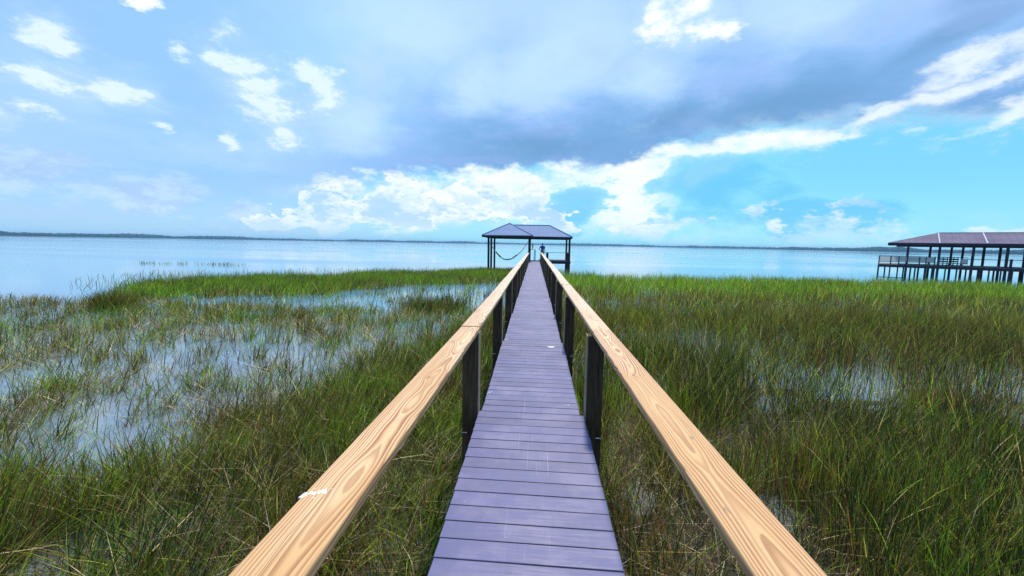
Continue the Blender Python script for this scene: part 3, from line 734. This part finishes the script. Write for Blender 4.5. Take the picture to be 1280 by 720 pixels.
def roof_panel(name, pts, m, parent, th=.06, seams=0, seam_m=None):
    """a solid roof plane through 3 or 4 points, eave first, with raised seams running up the slope"""
    P = [Vector(p) for p in pts]; n = (P[1]-P[0]).cross(P[2]-P[0]).normalized()
    if n.z < 0: n = -n
    bm = NB(); top = [bm.verts.new(p) for p in P]; bot = [bm.verts.new(p-Vector((0, 0, th))) for p in P]
    bm.faces.new(top); bm.faces.new(bot[::-1])
    for i in range(len(P)):
        j = (i+1) % len(P); bm.faces.new((top[i], bot[i], bot[j], top[j]))
    o = link(name, bm, m, parent)
    if seams:
        ridge = P[2:] if len(P) == 4 else [P[2], P[2]]
        eb, ee = P[0], P[1]; rb, re_ = ridge[1], ridge[0]        # rb over eb side
        e_dir = (ee-eb); L = e_dir.length; e_dir.normalize()
        b2 = NB()
        up = n.cross(e_dir); up = up if up.z > 0 else -up
        hgt = (rb-eb).dot(up); rl, rr = (rb-eb).dot(e_dir), (re_-eb).dot(e_dir)
        for i in range(1, seams):
            s_ = L*i/seams
            if s_ < rl: tt = s_/rl
            elif s_ > rr: tt = (L-s_)/(L-rr)
            else: tt = 1
            a = eb+e_dir*s_+n*.006; bar(b2, a, a+up*hgt*tt*.985, .02, .016)
        q = link('roof_seam', b2, seam_m or m, o); q['kind'] = 'stuff'
    return o
# left wing: pyramid
EZ = 2.40
A = (-2.60, 41.9, 3.66); c4 = [(-5.0, 39.0, EZ), (-.23, 39.0, EZ+.03), (-.23, 44.8, EZ), (-5.0, 44.8, EZ)]
for i in range(4): roof_panel('roof_panel', [c4[i], c4[(i+1) % 4], A], M['roof'], pav, seams=10)
# main hip
c4 = [(-4.85, 41.35, EZ), (3.62, 41.35, EZ-.01), (3.62, 46.9, EZ-.01), (-4.85, 46.9, EZ)]; R0, R1 = (-2.4, 44.1, 3.60), (1.47, 44.1, 3.60)
roof_panel('roof_panel', [c4[0], c4[1], R1, R0], M['roof'], pav, seams=18)
roof_panel('roof_panel', [c4[2], c4[3], R0, R1], M['roof'], pav, seams=18)
roof_panel('roof_panel', [c4[1], c4[2], R1], M['roof'], pav, seams=12)
roof_panel('roof_panel', [c4[3], c4[0], R0], M['roof'], pav, seams=12)
for a, b in (((-5.0, 39.0), (-.23, 39.0)), ((-5.0, 39.0), (-5.0, 44.8)), ((-.23, 39.0), (-.23, 44.8)), ((-.2, 41.35), (3.62, 41.35)), ((3.62, 41.35), (3.62, 46.9)), ((-4.85, 46.9), (3.62, 46.9))):
    bm = NB(); bar(bm, (*a, EZ-.12), (*b, EZ-.12), .04, .15); link('fascia', bm, M['frame'], pav)
for a, b in ((A, (-5.0, 39.0, EZ)), (A, (-.23, 39.0, EZ+.03)), (R0, R1), (R1, (3.62, 41.35, EZ)), (R1, (3.62, 46.9, EZ))):
    bm = NB(); bar(bm, Vector(a)+Vector((0, 0, .02)), Vector(b)+Vector((0, 0, .02)), .14, .03); link('ridge_cap', bm, M['roof'], pav)
# platform right of the walk with its rail
yy = 41.75
bm = NB(); box(bm, (0, 0, -.0125), (3.1, .1395, .025)); me = bpy.data.meshes.new('platform_board'); bm.to_mesh(me); bm.free(); me.materials.append(M['deck'])
while yy < 46.3:
    linkme('platform_board', me, pav, (2.0, yy, 0)); yy += .1455
for y in (41.7, 44.0, 46.3):
    bm = NB(); box(bm, (2.0, y, -.16), (3.1, .06, .26), bev=.004); link('platform_beam', bm, M['frame'], pav)
for x, y in ((1.22, 41.66), (3.30, 41.66), (3.36, 44.2)): sq_post(pav, M['frame'], x, y, -1.9 if x > 2 else -.29, .80, .15 if x > 2 else .22, 'rail_post')
bm = NB(); bar(bm, (.62, 41.62, .82), (3.45, 41.62, .82), .15, .045); link('shelter_rail', bm, M['post_face'], pav)
bm = NB(); bar(bm, (3.36, 41.7, .82), (3.36, 46.2, .82), .15, .045); link('shelter_rail', bm, M['frame'], pav)
bm = NB(); bar(bm, (-.50, 39.55, 1.14), (-.13, 39.55, 1.14), .12, .05); link('bracket_shelf', bm, M['frame'], pav)

# hammock slung in the boat slip
ham = thing('hammock', 'pale rope hammock with dark gathered ends slung in a deep curve under the shelter roof', 'hammock', (-2.3, 40.6, .1))
def sling(t):                                                   # catenary-like, local coordinates
    a, b = Vector((-1.98, .25, 1.35)), Vector((1.62, -.8, 1.75)); p = a.lerp(b, t); p.z -= 6.9*t*(1-t)*(1.0)*(.93+.25*(.5-t)); return p
def strip(t0, t1, wid, n=16, th=.025):
    bm = NB(); prev = None
    for i in range(n+1):
        t = t0+(t1-t0)*i/n; p = sling(t); u = i/n; w = wid(u)
        ring = [bm.verts.new((p.x+dx, p.y+w*c, p.z+.22*w*(abs(c)**2)+dz)) for c, dx, dz in ((-1, 0, .01), (0, 0, 0), (1, 0, .01), (1, 0, .01+th), (0, 0, th), (-1, 0, .01+th))]
        if prev:
            for q in range(6): bm.faces.new((prev[q], prev[(q+1) % 6], ring[(q+1) % 6], ring[q]))
        prev = ring
    return bm
link('bed', strip(.26, .78, lambda u: .12+.20*sin(pi*u), 16, .05), M['rope'], ham, smooth=True)
link('gathered_end', strip(.13, .27, lambda u: .07+.06*u, 8, .13), M['darkcloth'], ham, smooth=True)
link('gathered_end', strip(.60, .70, lambda u: .14, 8, .13), M['darkcloth'], ham, smooth=True)
for t0, t1 in ((0, .135), (.775, 1.)):
    bm = NB()
    for i in range(6):
        cyl(bm, sling(t0+(t1-t0)*i/6), sling(t0+(t1-t0)*(i+1)/6), .030, .030, 6)
    link('rope', bm, M['rope'], ham)

# slender dark bird standing on the shelf, and a piling out in the water beyond
def skin(name, pts, edges, m, parent=None, loc=(0, 0, 0), rot=(0, 0, 0), sub=2):
    me = bpy.data.meshes.new(name); me.from_pydata([p[:3] for p in pts], edges, []); o = bpy.data.objects.new(name, me); COL.objects.link(o)
    md = o.modifiers.new('s', 'SKIN'); md.use_smooth_shade = True
    for v, p in zip(me.skin_vertices[0].data, pts):
        r = p[3]; v.radius = (r, r) if not isinstance(r, tuple) else r
    me.skin_vertices[0].data[0].use_root = True
    sb = o.modifiers.new('u', 'SUBSURF'); sb.levels = sub; sb.render_levels = sub
    bpy.context.view_layer.update()
    nm = bpy.data.meshes.new_from_object(o.evaluated_get(bpy.context.evaluated_depsgraph_get()))
    nm.name = name; nm.materials.clear(); nm.materials.append(m)
    bpy.data.objects.remove(o)
    for p in nm.polygons: p.use_smooth = True
    return linkme(name, nm, parent, loc, rot)
bird = thing('waterbird', 'slender dark waterbird standing upright on the shelf of the shelter post', 'bird', (-.24, 39.55, 1.166))
skin('body', [(0, 0, .17, .055), (0, .02, .25, .075), (0, .0, .34, .055), (0, -.02, .43, .028), (.015, -.01, .50, .022), (.01, -.03, .55, .026), (.0, -.06, .57, .016), (-.01, -.13, .585, .005),
              (0, .06, .12, .03), (0, .09, .04, .018)], [(0, 1), (1, 2), (2, 3), (3, 4), (4, 5), (5, 6), (6, 7), (0, 8), (8, 9)], M['bird'], bird)
for s in (-1, 1):
    bm = NB(); cyl(bm, (s*.025, 0, 0), (s*.022, .005, .17), .006, .008, 6)
    for a in (-.5, 0, .5): cyl(bm, (s*.025, 0, .004), (s*.025+.05*sin(a), -.05*cos(a), .004), .004, .002, 5)
    link('leg', bm, M['bird'], bird)
pile = thing('mooring_piling', 'weathered grey mooring piling standing in the open water beyond the shelter', 'piling', (-.05, 56, -1.9))
bm = NB(); cyl(bm, (0, 0, 0), (.03, .02, 2.75), .15, .13, 12); link('shaft', bm, M['pile'], pile)
bm = NB(); cyl(bm, (.03, .02, 2.75), (.03, .02, 2.85), .15, .05, 12); link('cap', bm, M['pile'], pile)

# person leaning by the platform rail
man = thing('person', 'person in a bright blue shirt standing behind the shelter rail, hand on hip', 'person', (.74, 42.35, 0))
B = [(0, 0, .94, (.13, .10)), (0, .01, 1.10, (.125, .09)), (0, .0, 1.26, (.145, .10)), (0, .01, 1.40, (.10, .07)), (0, .0, 1.47, .052), (0, -.01, 1.53, .055), (0, -.015, 1.60, (.075, .09)), (0, -.01, 1.68, (.07, .085)), (0, 0, 1.73, .04),
     (-.17, .0, 1.385, .055), (-.31, .03, 1.19, .045), (-.345, .03, 1.14, .04), (-.22, -.03, 1.02, .032), (-.155, -.06, .985, .028),
     (.17, .0, 1.385, .055), (.225, .0, 1.15, .044), (.23, .0, 1.10, .04), (.25, -.10, .93, .032), (.25, -.16, .885, .028),
     (-.10, 0, .86, .085), (-.105, -.01, .50, .06), (-.105, .0, .30, .052), (-.10, .01, .09, .036), (-.10, -.10, .035, .035),
     (.10, 0, .86, .085), (.11, .01, .50, .06), (.11, .02, .30, .052), (.115, .03, .09, .036), (.13, -.08, .035, .035)]
Ed = [(0, 1), (1, 2), (2, 3), (3, 4), (4, 5), (5, 6), (6, 7), (7, 8), (3, 9), (9, 10), (10, 11), (11, 12), (12, 13), (3, 14), (14, 15), (15, 16), (16, 17), (17, 18),
      (0, 19), (19, 20), (20, 21), (21, 22), (22, 23), (0, 24), (24, 25), (25, 26), (26, 27), (27, 28)]
for hx, hy, hz, sx, sy in ((-.155, -.06, .985, .6, -.3), (.25, -.16, .885, .05, -1)):   # five fingers each
    root = len(B); wrist = 13 if hx < 0 else 18
    for q in range(5):
        o = (q-2)*.014; th = q == 0
        B.append((hx+sx*.04-o*sy, hy+sy*.03+o*sx, hz-.012, .011)); B.append((hx+sx*(.05 if th else .085)-o*sy*1.2, hy+sy*(.04 if th else .075)+o*sx*1.2, hz-(.02 if th else .045), .008))
        Ed += [(wrist, len(B)-2), (len(B)-2, len(B)-1)]
skin('body', B, Ed, M['skin'], man)
skin('shirt', [(0, 0, .90, (.165, .125)), (0, .01, 1.08, (.155, .115)), (0, .0, 1.26, (.175, .125)), (0, .01, 1.40, (.125, .09)), (0, 0, 1.455, .066), (-.17, 0, 1.385, .08), (-.27, .022, 1.25, .068), (.17, 0, 1.385, .08), (.215, 0, 1.22, .068)],
     [(0, 1), (1, 2), (2, 3), (3, 4), (3, 5), (5, 6), (3, 7), (7, 8)], M['shirt'], man)
skin('shorts', [(0, 0, .93, (.15, .12)), (0, 0, .86, (.15, .12)), (-.105, 0, .76, .105), (-.11, 0, .50, .085), (.105, 0, .76, .105), (.115, .0, .50, .085)], [(0, 1), (1, 2), (2, 3), (1, 4), (4, 5)], M['shorts'], man)
skin('hair', [(0, .03, 1.62, .075), (0, .025, 1.70, (.088, .09)), (0, .01, 1.755, .05)], [(0, 1), (1, 2)], M['hair'], man)
for s in (-1, 1):
    bm = NB(); bmesh.ops.create_icosphere(bm, subdivisions=1, radius=.012, matrix=Matrix.Translation((s*.03, -.098, 1.63))); link('eye', bm, M['hair'], man)
    bm = NB(); bmesh.ops.create_icosphere(bm, subdivisions=1, radius=.022, matrix=Matrix.Translation((s*.078, -.0, 1.62))); link('ear', bm, M['skin'], man)
bm = NB(); cyl(bm, (0, -.09, 1.625), (0, -.118, 1.595), .008, .014, 6); link('nose', bm, M['skin'], man)
bm = NB(); box(bm, (0, -.098, 1.565), (.045, .012, .010)); link('mouth', bm, M['skin'], man)

# ------------------------------------------------------------------ neighbouring boathouse, right
bh = thing('boathouse', 'neighbouring dark timber boathouse on piles with a long low mauve hipped roof', 'boathouse', (32.8, 40.8, 0))
bh.rotation_euler = (0, 0, math.atan2(-.63, .77))               # local x runs along the front, local y into the lake
def fa(px, b=0.):                                               # where a line of sight meets the row b metres behind the front
    q = .788+(px-1099.5)*.001692
    return (q*40.8-32.8+b*(.77*q-.63))/(.77+.63*q)
XE = 14.0
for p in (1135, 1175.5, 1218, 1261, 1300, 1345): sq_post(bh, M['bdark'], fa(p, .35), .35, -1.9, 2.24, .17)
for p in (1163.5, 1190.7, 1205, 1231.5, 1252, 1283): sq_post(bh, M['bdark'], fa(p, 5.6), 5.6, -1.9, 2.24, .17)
e0, e1, e2, e3 = (0, 0, 2.37), (XE, 0, 2.37), (XE, 6.7, 2.37), (0, 6.7, 2.37); r0, r1 = (3.35, 3.35, 3.36), (XE-3.35, 3.35, 3.36)
for pts, sm in (([e0, e1, r1, r0], 30), ([e2, e3, r0, r1], 30), ([e1, e2, r1], 14), ([e3, e0, r0], 14)): roof_panel('roof_panel', pts, M['rroof'], bh, seams=sm)
for x in (3.36, 6.15):
    bm = NB(); bar(bm, (x, -.02, 2.385), (x, 3.30, 3.365), .08, .03); link('lap_glint', bm, M['glint'], bh)  # roof panel laps, their reflected glint put into the pale colour
bm = NB(); bar(bm, (3.3, 3.35, 3.375), (XE-3.3, 3.35, 3.375), .16, .03); link('ridge_cap', bm, M['rroof'], bh)
for a, b in (((0, 0), (XE, 0)), ((0, 0), (0, 6.7)), ((0, 6.7), (XE, 6.7)), ((XE, 0), (XE, 6.7))):
    bm = NB(); bar(bm, (*a, 2.25), (*b, 2.25), .05, .18); link('fascia', bm, M['bdark'], bh)
for y in (.35, 5.6):
    bm = NB(); bar(bm, (.6, y, 2.13), (XE-.5, y, 2.13), .10, .18); link('beam', bm, M['bdark'], bh)
DZ = .33
x = -.45; bm = NB(); box(bm, (0, 0, 0), (.14, 5.6, .04)); me = bpy.data.meshes.new('deck_plank'); bm.to_mesh(me); bm.free(); me.materials.append(M['bdeck'])
while x < XE: linkme('deck_plank', me, bh, (x, 3.0, DZ+.02)); x += .147
for y in (.17, 3.0, 5.75):
    bm = NB(); bar(bm, (-.5, y, DZ-.12), (XE, y, DZ-.12), .07, .22); link('rim_joist', bm, M['bdark'], bh)
for p, w in ((1099.5, .12), (1114.5, .10), (1124.5, .10), (1141, .12), (1151, .13), (1160, .16), (1170, .22), (1185.5, .10), (1200, .10), (1228.5, .22), (1241, .10), (1256, .10), (1270, .12)):
    sq_post(bh, M['bdark'], fa(p, .3), .3, -1.9, DZ-.01, w, 'pile')
for p in (1108, 1132, 1147, 1176, 1212, 1247, 1280): sq_post(bh, M['bdark'], fa(p, 5.6), 5.6, -1.9, DZ-.01, .12, 'pile')
bm = NB(); bar(bm, (-.45, .28, -.86), (1.5, .28, -.86), .05, .06); link('cross_brace', bm, M['bdark'], bh)
rp = [fa(p, .25) for p in (1099.5, 1114.5, 1125, 1136, 1151.5, 1160, 1171)]
for x in rp: sq_post(bh, M['bdark'], x, .25, DZ, 1.13, .085, 'rail_post')
rr = fa(1213, .25); re = fa(1176, .25)
bm = NB(); bar(bm, (rp[0]-.06, .25, 1.13), (rr, .25, 1.13), .10, .05); link('top_rail', bm, M['bdark'], bh)
bm = NB(); bar(bm, (rr, .25, 1.02), (XE, .25, 1.02), .10, .05); link('top_rail', bm, M['bdark'], bh)
bm = NB(); bar(bm, (rp[0]-.05, .25, .61), (rr, .25, .61), .05, .06); link('mid_rail', bm, M['bdeck'], bh)
for a, b in zip(rp, rp[1:]):
    bm = NB(); box(bm, ((a+b)/2, .27, .87), (b-a-.10, .02, .42)); link('rail_panel', bm, M['mesh'], bh)
pa, pb = fa(1204.5, .25), fa(1213, .25)
bm = NB(); box(bm, ((pa+pb)/2, .27, .80), (pb-pa, .02, .46)); link('rail_panel', bm, M['mesh'], bh)
sq_post(bh, M['bdark'], fa(1267, .25), .25, -1.9, 1.10, .15, 'rail_post')
# pair of slatted benches against the rail
ba, bb = fa(1175, .6), fa(1201, .6)
for q in (0, 1):
    xb = ba+(bb-ba)*(.25+.5*q); L = (bb-ba)/2-.03
    wp = bh.matrix_basis @ Vector((xb, .62, DZ+.04))
    bn = thing('bench', 'dark slatted bench on the boathouse deck, left one of the pair' if q == 0 else 'dark slatted bench on the boathouse deck, right one of the pair', 'bench', wp, 'benches on the boathouse deck')
    bn.rotation_euler = bh.rotation_euler
    for z, t in ((.40, .12), (.60, .13), (.765, .06)):
        bm = NB(); box(bm, (.0, -.16, z), (L, .035, t), bev=.004); link('back_slat', bm, M['bdark'], bn)
    for y in (-.06, .06, .18):
        bm = NB(); box(bm, (0, y, .26), (L, .10, .035), bev=.004); link('seat_slat', bm, M['bdark'], bn)
    for sx_ in (-L/2+.04, 0, L/2-.04):
        for y in (-.135, .2):
            bm = NB(); box(bm, (sx_, y, .12 if y > 0 else .40), (.05, .05, .24 if y > 0 else .80)); link('leg', bm, M['bdark'], bn)

# ------------------------------------------------------------------ air
bm = NB(); box(bm, (0, 1300, 6.5), (5900, 3300, 19))
hz = bpy.data.materials.new('haze'); hz.use_nodes = True; nt = hz.node_tree; nt.nodes.clear()
pv = nt.nodes.new('ShaderNodeVolumePrincipled'); pv.inputs['Color'].default_value = (.32, .64, 1, 1); pv.inputs['Density'].default_value = .00028; pv.inputs['Anisotropy'].default_value = .0
ho = nt.nodes.new('ShaderNodeOutputMaterial'); nt.links.new(pv.outputs[0], ho.inputs['Volume'])
ha = link('haze', bm, hz); ha['kind'] = 'stuff'
print('BLADE TRIS', NT)
